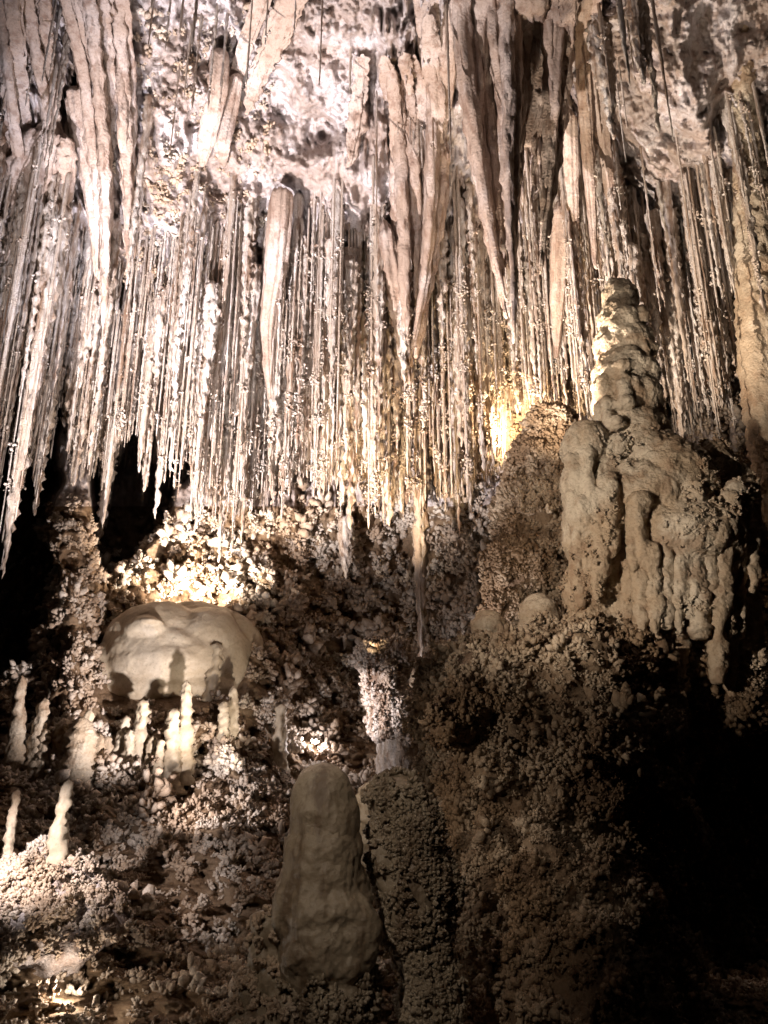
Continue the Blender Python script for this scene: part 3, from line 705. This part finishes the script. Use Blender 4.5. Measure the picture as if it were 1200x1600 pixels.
dr = [(1018,870,960,34),(1040,850,985,30),(1062,840,950,34),(1085,850,970,34),(1108,850,945,34),(1128,840,960,36),(1150,850,1000,34),(1172,830,930,30),(1000,900,990,28),(960,960,1040,34),(925,980,1035,44),(985,980,1055,30),(1052,940,1010,44),(1090,930,1000,40),(1120,930,1070,34),(1140,960,1100,30),(1158,1010,1130,36),(1012,1000,1060,30),(1060,1000,1100,34),(1036,960,1060,26),(1165,940,1010,28)]
for k, (px, y0, y1, w0) in enumerate(dr):
    Yd = YT-.58+.0004*abs(px-1040)+(.25 if y0 > 930 else 0)+(.15 if px > 1140 else 0)
    wd = [w0*.5, w0, w0*.8, w0*.95, w0*.5]; h = y1-y0
    V, Qd, T = fold([(px,y0-25),(px,y0),(px+1,y0+h*.45),(px+2,y0+h*.75),(px+2,y1)], wd, Yd, nfl=0, namp=.03, nseg=24, n=40, seed=k*1.1, zs=1.); obj('drip', V, [Qd, T], MATS['smooth'], root)
# two round stalagmites left of the tower foot
for lab, bl, Y_ in (('round bulb-topped stalagmite on the coral mound left of the tower', [E(764,978,8.2,54,52), E(764,1000,8.2,46,50), E(764,1040,8.2,60,70)], 8.2),
                ('squat ringed stalagmite dome between the round bulb and the tower', [E(842,960,8.3,62,64), E(845,990,8.3,76,60), E(846,1020,8.3,84,60), E(850,1060,8.2,100,60)], 8.3)):
    root = thing('stalagmite', P(800, 1040, Y_), lab, 'stalagmite')
    V, F, N = blobs(bl, .018, .02, 5., 1, 2.5, .02, .006); obj('body', V, F, MATS['smooth'], root)
    crust(root, V, N, 60, .010, 1, lambda v, n: (n[:, 1] < .1) & (v[:, 2] < V[:, 2].mean()), mat='smooth')
# bright coral mound at lower left
MBL = [E(60,1420,6.25,170,110), E(20,1440,6.2,120,130), E(110,1410,6.35,110,110), E(140,1440,6.3,70,90), E(40,1380,6.5,120,70), E(85,1370,6.6,120,70), E(60,1480,6.1,150,60)]
V, F, N = blobs(MBL, .025, .10, 3.2, 1, 1., 0, .02)
root = thing('coral_mound', P(70, 1500, 6.3), 'brightly lit coral-covered mound at lower left with one layered stalagmite behind its top', 'rock mound')
obj('core', V, F, MATS['rock'], root); crust(root, V, N, 1500, .013, 0, lambda v, n: n[:, 2] > -.25, per=10)
# coral mound under the tower
MB_ = [E(740,1090,8.0,110,130), E(700,1150,8.2,90,160), E(800,1060,7.9,140,100), E(900,1060,7.7,160,110), E(980,1080,7.7,130,110), E(770,1200,7.8,160,240), E(880,1180,7.4,200,240), E(960,1150,7.4,140,160), E(900,1300,7.1,210,260), E(960,1260,7.1,150,200),
      E(940,1400,6.8,190,260), E(800,1350,7.5,160,260), E(900,1500,6.5,240,240), E(960,1600,6.2,220,220), E(840,1600,6.3,200,200), E(760,1480,7.3,120,240), E(1120,1100,8.0,110,60), E(1020,1110,8.0,100,60), E(985,1190,7.3,90,100), E(1000,1270,7.0,80,60)]
rl = random.Random(5)
MB_ += [E(745,1140,7.4,80,190), E(825,1150,7.2,80,170), E(905,1100,7.05,90,150), E(985,1130,7.2,70,130), E(800,1290,7.05,90,200), E(880,1270,6.8,80,190), E(965,1260,6.75,90,170), E(860,1420,6.3,90,200), E(955,1420,6.2,90,220), E(770,1430,6.8,70,170), E(900,1560,5.9,110,160), E(990,1560,6.0,80,140)]
big_ = list(MB_)
for k in range(210):
    c0, r0_ = rl.choice(big_); a1 = rl.uniform(-1.5, 1.5)-math.pi/2; a2 = rl.uniform(-1.3, 1.3); rr_ = rl.uniform(.06, .22)
    MB_.append((c0+np.array([math.cos(a1)*math.cos(a2)*r0_[0], math.sin(a1)*math.cos(a2)*r0_[1], math.sin(a2)*r0_[2]])*1.0, (rr_, rr_, rr_*rl.uniform(.7, 1.3))))
V, F, N = blobs(MB_, .03, .14, 2.6, 1, 1., 0, .04)
o = obj('rock_mound', V, F, MATS['dark']); tag(o, kind='structure')
idx = np.where((N[:, 1] < .25))[0]; pat = np.clip(.4+1.6*fbm(V[idx]*2.6, 3), .14, 1); pat /= pat.sum()
s = RS.choice(idx, 13000, p=pat); v, f = coral(V[s], N[s], V[s][:, 1]*np.exp(RS.normal(-6.42, .42, len(s))), 12, 3.2, 0)
tag(obj('mound_coral', v, f, MATS['brown']), 'thick brown popcorn coral covering the mound below the tower stalagmite', 'cave coral', kind='stuff')
# dark popcorn pillar behind the tower's left side
root = thing('coral_pillar', P(840, 1010, 10.3), 'dark popcorn-covered pillar between the bright curtain and the tower', 'coral pillar')
V, F, N = blobs([E(860,680,10.4,80,80), E(850,740,10.4,110,120), E(835,820,10.3,120,150), E(830,900,10.2,120,160), E(820,980,10.2,120,130), E(790,900,10.3,60,120), E(885,720,10.3,60,120), E(880,900,10.4,100,260)], .035, .09, 3., 1, 1., 0, .02)
obj('core', V, F, MATS['dark'], root); crust(root, V, N, 3600, .024, 0, lambda v, n: n[:, 1] < .4, per=9, mat='brown')
# cream coral stalagmite in the centre
root = thing('stalagmite', P(615, 1220, 10.0), 'bright cream stalagmite with frilly coral standing at the centre below the recess', 'stalagmite')
V, F, N = blobs([E(585,1030,10,44,60), E(600,1070,10,60,80), E(612,1120,10,64,100), E(618,1180,10,66,100), E(625,1225,10,74,60), E(620,1030,10.05,40,50), E(640,1190,10.1,40,80)], .02, .04, 5., 1)
obj('body', V, F, MATS['straw'], root); crust(root, V, N, 520, .024, 0, lambda v, n: (n[:, 1] < .4) & (v[:, 2] > V[:, 2].min()+.75), per=9, mat='straw')
print('verts', sum(len(o.data.vertices) for o in SC.objects if o.type == 'MESH'))

def glow(name, px, py, off, e, colr):
    l = bpy.data.lights.new(name, 'POINT'); l.energy = e; l.color = colr; l.shadow_soft_size = .02
    o = bpy.data.objects.new(name, l); COL.objects.link(o); y, p_, n_ = surf(px, py); o.location = [float(v) for v in P(px, py, float(y)-off)]
glow('lamp_hidden_floor', 100, 1545, .28, 6, WARM); glow('lamp_hidden_wall', 494, 1158, .35, 9, NEUT)
